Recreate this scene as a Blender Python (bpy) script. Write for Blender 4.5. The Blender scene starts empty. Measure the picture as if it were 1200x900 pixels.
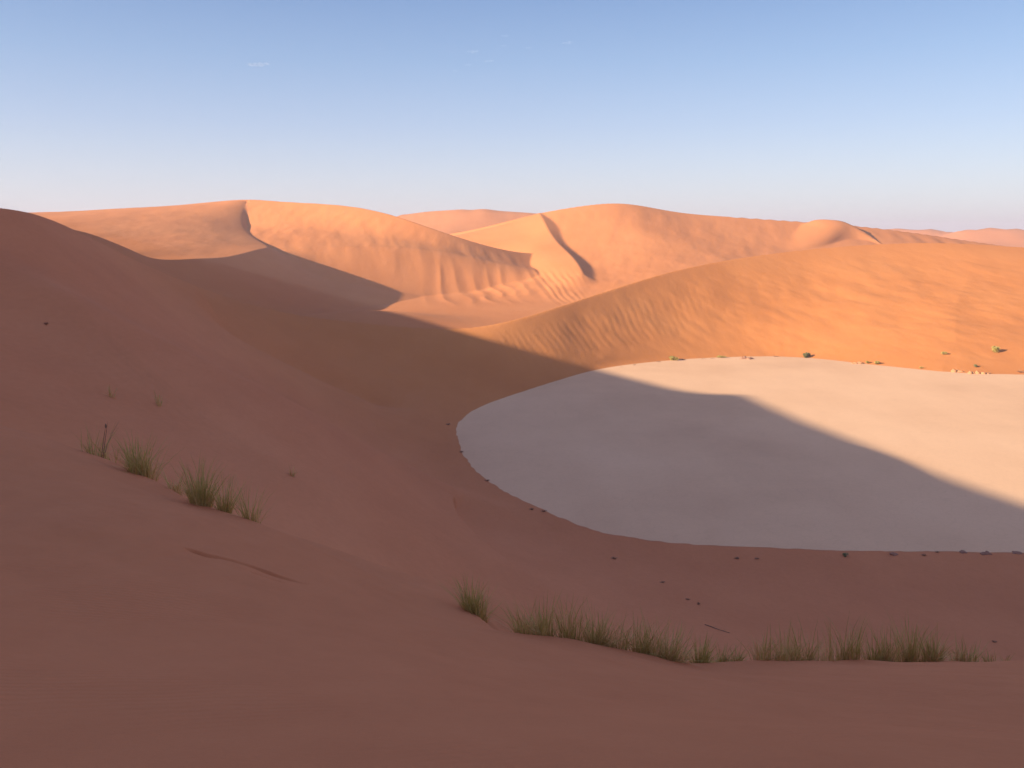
import bpy, bmesh, math, random
import numpy as np
from mathutils import Vector

# ------------------------------------------------------------------ camera, sky, sun
sc = bpy.context.scene
COL = sc.collection
F, HZ, EYE = 1039.0, 275.0, 60.0            # focal length in 1200-px-wide pixels, horizon row, eye height above the pan
SUN_AZ, SUN_EL = 25.0, 17.0                 # degrees behind due left, degrees above the horizon

cam_d = bpy.data.cameras.new('camera')
cam = bpy.data.objects.new('camera', cam_d)
COL.objects.link(cam)
cam.location = (0, 0, EYE)
cam.rotation_euler = (math.radians(90), 0, 0)
cam_d.sensor_width = 36
cam_d.lens = 36 * F / 1200
cam_d.shift_y = -(450 - HZ) / 1200
cam_d.clip_start = 0.1
cam_d.clip_end = 40000
sc.camera = cam

sdir = np.array([-math.cos(math.radians(SUN_AZ)) * math.cos(math.radians(SUN_EL)),
                 -math.sin(math.radians(SUN_AZ)) * math.cos(math.radians(SUN_EL)),
                 math.sin(math.radians(SUN_EL))])
world = bpy.data.worlds.new('World')
sc.world = world
world.use_nodes = True
wn = world.node_tree.nodes
wn.clear()
sky = wn.new('ShaderNodeTexSky')
sky.sky_type = 'NISHITA'
sky.sun_disc = False
sky.sun_elevation = math.radians(SUN_EL)
sky.sun_rotation = math.atan2(sdir[0], sdir[1])
sky.air_density = 1.0
sky.dust_density = 2.0
sky.ozone_density = 2.0
sky.altitude = 600
bg = wn.new('ShaderNodeBackground')
bg.inputs['Strength'].default_value = 0.10
wo = wn.new('ShaderNodeOutputWorld')
tc = wn.new('ShaderNodeTexCoord')
sep = wn.new('ShaderNodeSeparateXYZ')
world.node_tree.links.new(tc.outputs['Generated'], sep.inputs[0])
gr = wn.new('ShaderNodeValToRGB')              # pale dusty horizon to clear blue, the same all round
ge = gr.color_ramp.elements
SKY = [(0.0, (.80,.80,.90)), (.022, (.74,.76,.87)), (.05, (.66,.70,.85)), (.12, (.46,.55,.79)), (.19, (.31,.44,.71)), (.26, (.20,.325,.61)), (.5, (.225,.245,.45)), (1.0, (.225,.22,.37))]
while len(ge) < len(SKY): ge.new(.5)
for k, (p, c) in enumerate(SKY):
    ge[k].position = p; ge[k].color = (*c, 1)
world.node_tree.links.new(sep.outputs['Z'], gr.inputs[0])
sc1 = wn.new('ShaderNodeVectorMath'); sc1.operation = 'SCALE'; sc1.inputs['Scale'].default_value = 3.3
world.node_tree.links.new(gr.outputs[0], sc1.inputs[0])
sc2 = wn.new('ShaderNodeVectorMath'); sc2.operation = 'SCALE'; sc2.inputs['Scale'].default_value = .30
world.node_tree.links.new(sky.outputs[0], sc2.inputs[0])
ad = wn.new('ShaderNodeVectorMath'); ad.operation = 'ADD'
world.node_tree.links.new(sc1.outputs[0], ad.inputs[0]); world.node_tree.links.new(sc2.outputs[0], ad.inputs[1])
world.node_tree.links.new(ad.outputs[0], bg.inputs[0])
world.node_tree.links.new(bg.outputs[0], wo.inputs[0])

sun_d = bpy.data.lights.new('sun', 'SUN')
sun_d.energy = 5.0
sun_d.angle = math.radians(0.5)
sun_d.color = (1.0, 0.81, 0.57)
sun = bpy.data.objects.new('sun', sun_d)
COL.objects.link(sun)
sun.rotation_euler = Vector(sdir).to_track_quat('Z', 'Y').to_euler()
sun.location = (-300, -100, 400)

sc.view_settings.view_transform = 'Standard'
sc.view_settings.look = 'None'
sc.view_settings.exposure = 1.15
sc.view_settings.gamma = 1.0
sc.cycles.volume_step_rate = 1.0
sc.cycles.max_bounces = 6
sc.cycles.volume_bounces = 0

# ------------------------------------------------------------------ terrain as a height function of world x, y
#TERRAIN-BEGIN
def lat(ix, iy, seed):
    h = np.sin(ix*127.1 + iy*311.7 + seed*74.7) * 43758.5453
    return h - np.floor(h)

def vn(x, y, seed=0):
    ix = np.floor(x); iy = np.floor(y)
    fx = x-ix; fy = y-iy
    fx = fx*fx*fx*(fx*(fx*6-15)+10); fy = fy*fy*fy*(fy*(fy*6-15)+10)
    a = lat(ix, iy, seed); b = lat(ix+1, iy, seed); c = lat(ix, iy+1, seed); d = lat(ix+1, iy+1, seed)
    return (a + (b-a)*fx + (c-a)*fy + (a-b-c+d)*fx*fy) * 2 - 1

def fbm(x, y, seed=0, o=3):
    s = 0; a = 1; n = 0
    for k in range(o):
        s = s + a*vn(x*2**k + 17*k, y*2**k - 9*k, seed+k); n += a; a *= .5
    return s/n

def at(px, py, Y):
    return ((px - 600) / F * Y, Y, EYE - (py - HZ) / F * Y)

def gnd(px, py, z=0.0):
    Y = (EYE - z) * F / (py - HZ)
    return ((px - 600) / F * Y, Y, z)

def spline(P, n=6, closed=False):
    P = np.array(P, float)
    N = len(P)
    out = []
    rng = range(N if closed else N - 1)
    for i in rng:
        p1, p2 = P[i], P[(i + 1) % N]
        p0 = P[(i - 1) % N] if (closed or i > 0) else 2 * p1 - p2
        p3 = P[(i + 2) % N] if (closed or i < N - 2) else 2 * p2 - p1
        # centripetal-ish tangents limited to avoid overshoot
        d01, d12, d23 = [max(1e-6, np.hypot(*(b - a)[:2])) ** .5 for a, b in ((p0, p1), (p1, p2), (p2, p3))]
        m1 = (p2 - p1 + d12 * ((p1 - p0) / d01 - (p2 - p0) / (d01 + d12)))
        m2 = (p2 - p1 + d12 * ((p3 - p2) / d23 - (p3 - p1) / (d12 + d23)))
        for k in range(n):
            t = k / n
            out.append((2*t**3-3*t**2+1)*p1 + (t**3-2*t**2+t)*m1 + (-2*t**3+3*t**2)*p2 + (t**3-t**2)*m2)
    if not closed:
        out.append(P[-1])
    return np.array(out)

def soften(C, k):
    """round the corners of a dense curve (ends kept)"""
    C = C.copy()
    for _ in range(k):
        C[1:-1] = .25*C[:-2] + .5*C[1:-1] + .25*C[2:]
    return C

def nearest(C, x, y):
    """distance, signed side (+ = left of travel), value interpolated at the nearest point, and curve parameter"""
    x = np.asarray(x, float); y = np.asarray(y, float)
    best = np.full(x.shape, 1e18); sd = np.zeros(x.shape); zz = np.zeros(x.shape); par = np.zeros(x.shape)
    for i in range(len(C) - 1):
        ax, ay = C[i][:2]; bx, by = C[i+1][:2]
        ux, uy = bx - ax, by - ay
        L = ux*ux + uy*uy
        t = np.clip(((x-ax)*ux + (y-ay)*uy) / L, 0, 1)
        ex = x - ax - t*ux; ey = y - ay - t*uy
        d = ex*ex + ey*ey
        m = d < best
        if m.any():
            best[m] = d[m]
            sd[m] = ((ux*ey - uy*ex) / (np.sqrt(L*d) + 1e-9))[m]
            zz[m] = (C[i][2] + t*(C[i+1][2]-C[i][2]))[m]
            par[m] = (i + t)[m]
    return np.sqrt(best), sd, zz, par

def ss(a, b, v):
    t = np.clip((v-a)/(b-a), 0, 1)
    return t*t*(3-2*t)

def smax(a, b, k):
    h = np.clip(.5 + .5*(a-b)/k, 0, 1)
    return b + (a-b)*h + k*h*(1-h)

# shoreline of the pan (closed), near shore first going right
_sh = [gnd(*p) for p in ((534,502),(538,521),(553,546),(580,570),(620,590),(660,608),(700,622),(760,633),(850,640),(1000,645),(1200,647.5))]
_sh += [(140,166,0),(190,172,0),(240,190,0),(280,225,0),(300,275,0),(290,330,0),(262,362,0)]
_sh += [gnd(*p) for p in ((1200,439),(1150,438),(1105,435.5),(1060,431),(1000,425),(950,419.5),(900,417.6),(850,418.5),(800,421),(760,424.5),(730,428),(695,434),(650,447),(600,463),(560,478),(541,491))]
SHORE = spline(_sh, 10, True)
for _ in range(8):
    SHORE = .25*np.roll(SHORE, 1, 0) + .5*SHORE + .25*np.roll(SHORE, -1, 0)
SHORE = spline(SHORE[::4], 10, True)
_w = .55*fbm(SHORE[:, 0]/9., SHORE[:, 1]/9., 301, 3) + .22*vn(SHORE[:, 0]/1.7, SHORE[:, 1]/1.7, 304)
SHORE[:, 0] += _w; SHORE[:, 1] += .8*_w
SHORE = np.vstack([SHORE, SHORE[:1]])

# rim of the bowl: crest left of the camera, saddle, right dune
_rim = [(-120,-400,90),(-90,-150,86),(-80,-60,82),(-79,0,80),(-82,60,72),(-85,105,65.5),
        at(0,243,150),at(60,257,182),at(130,290,225),at(225,333,290),at(330,366,345),at(430,379,382),at(500,384.5,397),at(545,385,402),
        at(600,376,415),at(700,345,468),at(800,315,528),at(900,298,575),at(1000,288,605),at(1100,284.5,618),at(1200,290,615),
        (430,590,46),(560,470,38),(650,350,40),(680,200,45),(660,50,50)]
RIM = soften(spline(_rim, 7), 5)

# big dune left of the picture whose shadow fills the bowl
_big = [(-10,-700,70),(-60,-450,95),(-115,-200,118),(-150,-50,120),(-180,10,106),(-194,55,104),(-212,88,106.6),(-223,108,109),(-236,133,111.3),(-250,160,114.4),(-257,172,115.8),(-260.5,178.5,113.0),(-267,189,111.8),(-276,206,111.8),(-300,250,112.5),
        (-363,366,116),(-385,408,116.5),(-410,451,109.5),(-430,490,106),(-457,541,108),(-485,590,113),(-512,640,113),(-545,700,108),(-575,755,106),(-637,883,110),(-720,1000,110),(-850,1200,90)]
BIG = spline(_big, 4)

MAIN = soften(spline([at(-330,268,1650),at(-100,258,1480),at(60,252.3,1300),at(180,243,1120),at(240,237.5,1045),at(292,233,990),at(330,236.7,968),at(400,240,925),at(450,249,890),
               at(490,262,870),at(530,276,862),at(583,291.5,872),at(620,297,890),at(645,296,900),at(664,293,895)], 10), 30)
SPUR = soften(spline([at(291,237,985),at(286,246,950),at(283,259,905),at(287,269,865),at(298,279,815),at(314,289,762),at(302,292.5,705),at(267,301,640),at(233,303,590),at(180,303,540),at(143,288,510),at(100,272,480),at(40,262,440)], 12), 7)
NOSE = soften(spline([at(632,249.5,1010),at(637,258,975),at(643,270,945),at(653,284,912),at(667,297,868),at(677,309,822),at(683,321,785)], 12), 22)
BACK = soften(spline([at(440,284,1070),at(520,276,1045),at(560,268,1028),at(600,258,1015),at(632,249.5,1010),at(680,241.5,1013),at(725,236.5,1018),at(760,242.5,1022),at(800,250.5,1026),at(850,253.5,1030),at(900,257,1032),
               at(945,260,1034),at(1000,264,1036),at(1080,273,1040),at(1180,290,1045),at(1300,300,1050)], 10), 60)
CUSP = soften(spline([at(930,266,1032),at(944,261.5,1020),at(955,257.5,1018),at(967,256.5,1016),at(985,258,1012),at(1000,263.5,1005),at(1018,275,990),at(1034,287,970),at(1050,300,945)], 12), 30)
FARA = soften(spline([at(300,275,1950),at(430,262,1900),at(470,252,1850),at(500,247.5,1850),at(540,244.5,1850),at(552,246,1850),at(568,244.5,1850),at(590,247.5,1850),at(640,251,1850),at(760,262,1900)], 8), 10)
FARB = soften(spline([at(980,276,2600),at(1040,268.5,2600),at(1075,267,2550),at(1100,268.5,2550),at(1118,271.5,2550),at(1128,270,2450),at(1150,267.5,2450),at(1175,266.5,2450),at(1200,268.5,2450),at(1280,266,2500),at(1500,270,2500)], 8), 6)

def idw(C, x, y, p=2.0):
    s = 0; w_ = 0
    for c in C[::2]:
        w = 1.0 / ((x-c[0])**2 + (y-c[1])**2 + 4.0)**p
        s = s + w*c[2]; w_ = w_ + w
    return s / w_

def side_dune(C, x, y, L, R):
    """dune with a sharp crest along C; L / R = (slip slope, slip width, apron slope, apron reach) of the left / right flank.
    Each entry may be a (parameter values, values) pair that varies along the crest."""
    d, s, z, p = nearest(C, x, y)
    # away from the crest, height and parameter come from a soft neighbourhood, so no creases run down the flanks
    sz = 0; sp = 0; sw = 0; k2 = (.45*d + 2.)**2
    for i in range(0, len(C), 3):
        w = ((x-C[i][0])**2 + (y-C[i][1])**2 - d*d + k2)**-2
        sz = sz + w*C[i][2]; sp = sp + w*i; sw = sw + w
    f = ss(4, 30, d)
    z = z + f*(sz/sw - z); p = p + f*(sp/sw - p)
    P = p / (len(C)-1)
    def g(v): return np.interp(P, v[0], v[1]) if isinstance(v, tuple) else v
    out = []
    for (s1, w, s2, reach) in (L, R):
        s1, w, s2, reach = g(s1), g(w), g(s2), g(reach)
        k = .18*w + 1.0
        e = k*np.logaddexp(0, (d-w)/k) - k*np.logaddexp(0, -w/k)       # 0 on the slip face, d-w beyond it
        out.append(s1*(d-e) + s2*reach*(1-np.exp(-e/reach)))
    wl = np.clip(.5 + .5*s, 0, 1); wl = np.where(np.abs(s) > .98, (s > 0)*1.0, wl)
    return z - (wl*out[0] + (1-wl)*out[1]), d, s, P

def bowl(x, y):
    ds, _, _, _ = nearest(SHORE, x, y)
    dr, sr, zn, par = nearest(RIM, x, y)
    inside = sr < 0                                # right of travel = towards the pan
    near = ss(40, 6, dr)
    zr = idw(RIM, x, y) * (1-near) + zn*near
    t = ds / (ds + dr + 1e-6)
    u = np.clip(x / np.maximum(y, 1), -1, 1)
    a = 1.45 + .45*ss(-.3, .15, u)*ss(10, 40, y)*ss(260, 150, y) - .30*ss(200, 330, y)
    zi = zr * t**a
    dq = np.sqrt(dr*dr + 4.) - 2.
    zo = zn - .55*60*(1-np.exp(-dq/60.)) - .3*np.maximum(dq-40, 0)
    # the back of the rim joins the slope of the next dune at the left
    return np.where(inside, zi, zo), ds, dr, inside, t, par

# foreground terrace: thin-plate surface through surveyed points
LIP = [at(0,497,26), at(60,514,25.2), at(130,541,24), at(180,563,22.5), at(230,587,21.2), at(285,603,20.3), at(340,624,20),
       at(400,652,19.6), at(470,684,19.2), at(560,714,18.8)]
FRONT = [at(0,600,15), at(120,615,15), at(215,641,15.2), at(300,667,15.4), at(370,689,15.8), at(470,722,16.2), at(600,742,16.6), at(650,748,17.0), at(700,757,17.3),
         at(760,770,17.6), at(800,779,17.8), at(850,779,18.6), at(920,776,19.6), at(1000,773,20.6), at(1100,777,22), at(1200,781,23.2), at(1330,788,25)]
_fg = [(0,0,58.35),(-4,-6,59.2),(5,-6,58.0),(0,-20,59),(-8,0,59.4),(8,0,57.8)]
_fg += [at(p,900,4.6) for p in (0,300,600,900,1200)]
_fg += [at(p,q,Y) for p,q,Y in ((0,760,8),(300,800,7.5),(600,820,8.2),(900,838,9),(1200,845,9.5))]
_fg += LIP + FRONT
_fg += [at(100,570,18.5), at(250,622,17.3), at(420,686,17.6), at(-150,450,28), at(-150,560,16), at(600,716,19.2), at(700,735,20.0)]
_bow = []
for az in np.radians(np.arange(-180, 180, 15)):
    for r in (46., 58.):
        _bow.append((math.sin(az)*r, math.cos(az)*r))
_bow = np.array(_bow)
_bz = bowl(_bow[:,0], _bow[:,1])[0]
TP = np.vstack([np.array(_fg), np.column_stack([_bow, _bz])])
def _tpsfit(P, lam=.02):
    n = len(P)
    d2 = (P[:,None,0]-P[None,:,0])**2 + (P[:,None,1]-P[None,:,1])**2
    K = .5*d2*np.log(d2+1e-9) + lam*np.eye(n)
    A = np.zeros((n+3, n+3)); A[:n,:n] = K; A[:n,n] = 1; A[:n,n+1:] = P[:,:2]; A[n,:n] = 1; A[n+1:,:n] = P[:,:2].T
    return np.linalg.solve(A, np.concatenate([P[:,2], [0,0,0]]))
TW = _tpsfit(TP)
def terrace(x, y):
    s = TW[-3] + TW[-2]*x + TW[-1]*y
    for (a, b, _), w in zip(TP, TW[:-3]):
        d2 = (x-a)**2 + (y-b)**2
        s = s + w*.5*d2*np.log(d2+1e-9)
    return s

# soft spur and rill on the shaded slope between the camera and the pan
KLINE = soften(spline([(-72,108,0),(-63.7,122.6,0),(-58.6,129.6,0),(-52.4,136.1,0),(-46.2,145.5,0),(-39.3,157.1,0),(-31,172,0),(-20,184,0),(-8,187,0),(8,176,0)], 6), 6)
VLINE = soften(spline([(-91.8,254.2,0),(-81.7,259,0),(-68.8,273,0),(-54.6,282,0),(-41.2,285.7,0),(-28,285,0)], 6), 4)
LIPC = spline([(a,b,c) for a,b,c in LIP], 5)
FRC = spline([(a,b,c) for a,b,c in FRONT], 5)
SCARP = spline([at(214,641,15.2), at(235,647,15.2), at(262,655,15.3), at(290,663,15.4), at(320,672,15.5), at(345,680,15.6), at(374,689,15.8)], 4)

SCARP2 = spline([at(292,672,15.0), at(305,675.5,15.05), at(320,679,15.1), at(337,682.5,15.2)], 6)
SCARP3 = spline([at(0,784,9.4), at(30,789,9.5), at(60,793,9.6), at(90,795,9.8), at(150,799,9.9)], 5)

def height(x, y):
    x = np.asarray(x, float); y = np.asarray(y, float)
    z = np.zeros(x.shape)
    r = np.hypot(x, y)
    px = np.where(y > 5, 600 + F*x/np.maximum(y, 5), np.where(x > 0, 3000, -3000))
    zone = np.zeros(x.shape, int)           # 0 near, 1 far bank, 2 beyond the rim
    fl = 3.0*fbm(x/160., y/160., 5) + 1.0
    # ---- bowl
    m = r < 1000
    zb = np.full(x.shape, -50.)
    if m.any():
        b, ds, dr, ins, t, par = bowl(x[m], y[m])
        X, Y, P = x[m], y[m], px[m]
        pan = point_in_pan(X, Y)
        # broad, soft swells that run down the slope, kept off rim and shore
        k = np.clip(4*t*(1-t), 0, 1) * ins
        b = b + k*ss(30, 90, np.hypot(X, Y))*(1.3*fbm(X/38.+Y/90., Y/60.-X/90., 11, 3))
        dk, sk, _, pk = nearest(KLINE, X, Y)
        ek = ss(0, 9, pk)*ss(54, 40, pk)*ss(0, 12, ds)
        wk = np.clip(.5 + .5*sk, 0, 1)
        b = b + ins*ek*(wk*3.6*np.exp(-(dk/12.)**2) + (1-wk)*3.6*np.exp(-(dk/34.)**2))
        dv, sv, _, pv = nearest(VLINE, X, Y)
        b = b - ins*ss(0, 6, pv)*ss(30, 22, pv)*5.0*np.exp(-np.sqrt(dv*dv+6.)/13.)
        # far bank: mottled wind scallops and a band of small ribs
        fb = k*ss(.02, .12, X/np.maximum(Y, 1))*ss(300, 400, Y)
        xr = (X*.82 + Y*.57); yr = (-X*.57 + Y*.82)
        b = b + fb*(.65*fbm(xr/34., yr/30., 21, 3) + .30*np.abs(fbm(xr/9., yr/13., 24, 2)))
        q = (1-t)*62
        p0 = P - .85*q
        env = ss(.22, .42, t)*ss(.9, .7, t)*ss(560, 610, P)*ss(860, 790, P)*ss(300, 380, Y)*(.55 + .45*vn(P/37., t*3, 8))
        w = np.abs(np.sin(p0/7.5*np.pi + 1.0*vn(P/30., t*4, 4)))
        b = b + ins*env*(w**1.0 - .6)*.17
        b = np.where(pan, -np.minimum(ds*.15, .6), b)
        cap = .02 + ds*.14 + .035*ds*ds + .05*np.clip(ds, 0, 1.5)*fbm(X/3., Y/3., 3)
        zb[m] = np.where(ins & ~pan & (ds < 25), np.minimum(b, cap), b)
        zo = np.zeros(X.shape, int)
        rt = (P > 545) & (Y > 270)
        zo[rt & ins] = 1
        zo[~ins] = 2
        zone[m] = zo
        insm = np.zeros(x.shape, bool); insm[m] = ins | pan
    else:
        insm = np.zeros(x.shape, bool)
    zone[r >= 1000] = 2
    z = np.where(insm, zb, np.maximum(zb, -20))
    # ---- big dune at the left
    g = (x < 60) & (y < 1500) & (y > -1200)
    if g.any():
        zz, d, s, p = side_dune(BIG, x[g], y[g], (.24, 100., .15, 500.), (.60, 190., .2, 300.))
        zz = zz + np.clip(d/40., 0, 1)*1.0*fbm(x[g]/50., y[g]/50., 31)
        cur = z[g]
        z[g] = np.where(insm[g], np.where(cur < 1, cur, smax(cur, zz, 5.0)-0.0), smax(cur, zz, 3.0))
        zi = insm[g]
        # keep the bowl as it is where the big dune is well below it
        z[g] = np.where(zi & (zz < cur-5), cur, z[g])
    # ---- dunes beyond the rim
    o = ~insm
    if o.any():
        X, Y, P = x[o], y[o], px[o]
        v = fl[o] + 0.0
        mid = (Y > 300) & (Y < 1700) & (np.abs(X) < 1500)
        D = np.full(X.shape, -100.)
        if mid.any():
            xm, ym, pm = X[mid], Y[mid], P[mid]
            t3 = (0, .52, .66, 1.)
            t4 = (0, .30, .40, .52, .66, 1.)
            a, d, s, p = side_dune(MAIN, xm, ym, (((0, .60, .70, 1), (.50, .50, .22, .16)), 90., .10, 300.),
                                   ((t4, (.20, .20, .42, .44, .56, .56)), (t4, (60., 60., 70., 48., 25., 25.)), (t4, (.125, .125, .16, .16, .15, .13)), (t4, (900., 900., 420., 420., 420., 420.))))
            ridge = a + np.clip(d/60, 0, 1)*1.2*fbm(xm/45., ym/60., 41, 3) + np.clip(d/30, 0, 1)*.55*fbm(xm/13.+ym/60., ym/45., 42, 3)
            b_, d2, s2, p2 = side_dune(SPUR, xm, ym, (((0, .40, .5, 1), (.58, .60, .60, .58)), ((0, .42, .55, 1), (22., 34., 60., 84.)), ((0, .42, .55, 1), (.30, .22, .20, .20)), 300.),
                                       (((0, .35, .45, 1), (.12, .16, .07, .05)), 80., .04, 300.))
            # west of the spur the ground spans evenly between the spur's brink and the main crest
            d2_, _, z2_, _ = nearest(SPUR, xm, ym); d1_, _, z1_, _ = nearest(MAIN, xm, ym)
            n2 = ss(40, 4, d2_); n1 = ss(40, 4, d1_)
            z2_ = z2_*n2 + (1-n2)*idw(SPUR, xm, ym, 1.5); z1_ = z1_*n1 + (1-n1)*idw(MAIN, xm, ym, 1.5)
            span = (z2_*d1_ + z1_*d2_)/(d1_ + d2_ + .01) + np.clip(np.minimum(d1_, d2_)/50, 0, 1)*1.0*fbm(xm/50., ym/60., 44, 3) +   .18*np.clip(np.minimum(d1_, d2_)/25, 0, 1)*fbm(xm/12.+ym/50., ym/40., 47, 3)
            wst = (s2 < 0) & (s < 0)
            b_ = np.where(wst, span, b_); ridge = np.where(wst, span, ridge)
            wv = np.clip(.5 + .5*s2, 0, 1)
            cut = ss(.40, .46, p2)*wv*ss(300, 190, d2)
            D1 = smax(ridge, b_, 1.2)*(1-cut) + np.minimum(smax(ridge, b_, 1.2), b_)*cut
            D1 = np.where(wst, span, np.where(s2 > 0, D1, smax(ridge, b_, 2.0)*(1-cut) + D1*cut))
            c_, d3, s3, p3 = side_dune(BACK, xm, ym, (.35, 90., .2, 300.), (((0, .2, .27, .34, .5, 1), (.46, .44, .42, .42, .36, .30)), 125., .15, 500.))
            c_ = c_ + np.clip(d3/70, 0, 1)*1.0*fbm(xm/60., ym/60., 43, 3) + np.clip(d3/30, 0, 1)*.45*fbm(xm/14.-ym/70., ym/45., 46, 3)
            e_, d4, s4, p4 = side_dune(NOSE, xm, ym, (((0, .25, .5, .75, 1), (.22, .25, .33, .40, .42)), 24., .26, 200.), (((0, .30, .42, .55, 1), (.34, .40, .26, .20, .24)), ((0, .3, .42, .55, 1), (24., 18., 20., 24., 16.)), ((0, .30, .42, .55, 1), (.20, .22, .40, .46, .40)), 200.))
            e_ = e_ - (s3 > 0)*ss(.35, .6, p3)*ss(0, 6, d3)*ss(52, 25, d3)*1.0*np.abs(np.sin((p3*190 + d3*.30 + 1.5*vn(xm/25., ym/25., 77))/6.5*np.pi))
            f_, d5, s5, p5 = side_dune(CUSP, xm, ym, (.50, 24., .30, 200.), (.30, 25., .30, 200.))
            D2 = np.maximum(smax(c_, e_, 1.0), smax(c_, f_, 1.0))
            D[mid] = np.maximum(D1, D2)
            # ribs on the apron below the slip face
            Yb = np.interp(pm, [420, 500, 560, 630, 680, 720], [828, 812, 812, 842, 803, 750])
            q = (Yb - ym)*.30
            p0 = (pm + 1.08*q) / (1 + .003*q) - 0.0
            p0 = pm - (.4 + .003*(np.clip(pm-15, 480, 700)-493))*q
            ph = np.interp(p0, [440, 500, 560, 620, 680, 720], [0, 2.4, 5.2, 9.4, 16.5, 21.5])
            ph = ph + .22*vn(pm/22., ym/40., 50)
            w = 1 - np.abs(np.sin(ph*np.pi))
            env = ss(-3, 8, q)*ss(50, 20, q)*ss(478, 520, pm)*ss(700, 665, pm)*(.7 + .3*vn(pm/40., ym/60., 51))
            D[mid] += env*(w - .35)*np.interp(pm, [480, 600, 680, 720], [1.15, 1.15, 1.1, .8])*(.75 + .5*vn(ph*1.0, ym/30., 55))
        far = (Y > 1250)
        if far.any():
            xf, yf = X[far], Y[far]
            A, d, s, p = side_dune(FARA, xf, yf, (.3, 200., .1, 300.), (.36, 130., .15, 500.))
            B, d, s, p = side_dune(FARB, xf, yf, (.3, 200., .1, 300.), (.30, 150., .1, 500.))
            A = A + np.clip(d/80, 0, 1)*0
            rnd = 16 + 26*fbm(xf/900., yf/700., 61, 3) + 12*(1-np.abs(fbm(xf/320.+yf/900., yf/420., 66, 2))*2)
            rnd = rnd*ss(1300, 2200, yf)
            D[far] = np.maximum(D[far], np.maximum(smax(A, B, 6.) + 4*fbm(xf/150., yf/200., 62, 3), rnd))
        side = ss(900, 1500, np.abs(X)) + ss(300, 900, -Y)
        v = v + np.clip(side, 0, 1)*(26 + 36*fbm(X/420., Y/420., 71, 3))
        v = np.maximum(v, 1.0) + 11.5*np.exp(-((X+90)/66)**2 - ((Y-548)/66)**2)      # low swell behind the saddle, added so the cast shadow reaches across the valley
        fz = smax(v, D, 7.0)
        zz = smax(z[o], fz, 1.0)
        # right at the rim keep the rim
        z[o] = zz
    # ---- foreground terrace
    n = r < 62
    if n.any():
        X, Y = x[n], y[n]
        tz = terrace(X, Y)
        w = ss(56, 40, r[n])
        tz = tz + .16*fbm(X/7.+Y/12., Y/5., 81, 3)*ss(2, 10, r[n]) + .022*fbm(X/.9+Y/3., Y/.7, 85, 3)*ss(6, 12, r[n])
        dl, sl, _, pl = nearest(LIPC, X, Y)
        # crisp lip: a small drop just behind it, and drift relief
        tz = tz - .55*ss(0, .8, dl)*ss(3.6, 1.0, dl)*np.clip(sl, 0, 1)*ss(0, 3, pl)*ss(45, 22, pl)
        tz = tz + .05*np.exp(-(dl/.35)**2)*ss(0, 3, pl)*ss(45, 22, pl)
        df, sf, _, pf = nearest(FRC, X, Y)
        e = ss(27, 38, pf)*ss(79, 70, pf)
        tz = tz - .60*ss(0, .8, df)*ss(4.5, 1.2, df)*np.clip(sf, 0, 1)*e + .05*np.exp(-(df/.4)**2)*e
        dc, s_, _, pc = nearest(SCARP, X, Y)
        jag = .06*fbm(X*2.3, Y*2.3, 91, 2)
        side = np.sign(s_)*dc + jag
        fade = ss(0, 3, pc)*ss(24, 14, pc)*ss(1.2, .1, dc)*(.65 + .35*vn(X*1.7, Y*1.7, 95))
        tz = tz - fade*.05*(1-ss(-.03, .03, side)) - fade*.11*np.exp(-((side+.02)/.032)**2)
        for cv, dp in ((SCARP2, .07), (SCARP3, .014)):
            dc, s_, _, pc = nearest(cv, X, Y)
            tz = tz - dp*ss(0, 4, pc)*ss(len(cv)-1, len(cv)-7, pc)*np.exp(-((dc + .012*vn(X*5, Y*5, 96))/.03)**2)
        z[n] = z[n]*(1-w) + tz*w
    return z, zone

def point_in_pan(x, y):
    P = SHORE[:, :2]
    ins = np.zeros(x.shape, bool)
    m = (x > -25) & (x < 330) & (y > 150) & (y < 460)
    X, Y = x[m], y[m]
    r = np.zeros(X.shape, bool)
    for i in range(len(P)-1):
        x0, y0 = P[i]; x1, y1 = P[i+1]
        c = (y0 > Y) != (y1 > Y)
        if y1 != y0:
            r ^= c & (X < (x1-x0)*(Y-y0)/(y1-y0) + x0)
    ins[m] = r
    return ins
#TERRAIN-END

def add(name, me, mat=None, kind=None, parent=None):
    o = bpy.data.objects.new(name, me)
    COL.objects.link(o)
    if mat: me.materials.append(mat)
    if kind: o['kind'] = kind
    if parent: o.parent = parent
    return o

def mesh_np(name, V, Q):
    me = bpy.data.meshes.new(name)
    me.vertices.add(len(V)); me.vertices.foreach_set('co', V.astype(np.float32).ravel())
    k = Q.shape[1]
    me.loops.add(len(Q)*k); me.loops.foreach_set('vertex_index', Q.astype(np.int32).ravel())
    me.polygons.add(len(Q))
    me.polygons.foreach_set('loop_start', np.arange(0, len(Q)*k, k, dtype=np.int32))
    me.polygons.foreach_set('use_smooth', np.ones(len(Q), bool))
    me.update(calc_edges=True)
    return me

# ------------------------------------------------------------------ materials
def new_mat(name):
    m = bpy.data.materials.new(name); m.use_nodes = True
    n = m.node_tree.nodes; n.clear()
    out = n.new('ShaderNodeOutputMaterial'); b = n.new('ShaderNodeBsdfPrincipled')
    b.inputs['Roughness'].default_value = .95
    b.inputs['Specular IOR Level'].default_value = .12
    m.node_tree.links.new(b.outputs[0], out.inputs[0])
    return m, n, m.node_tree.links, b

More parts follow.
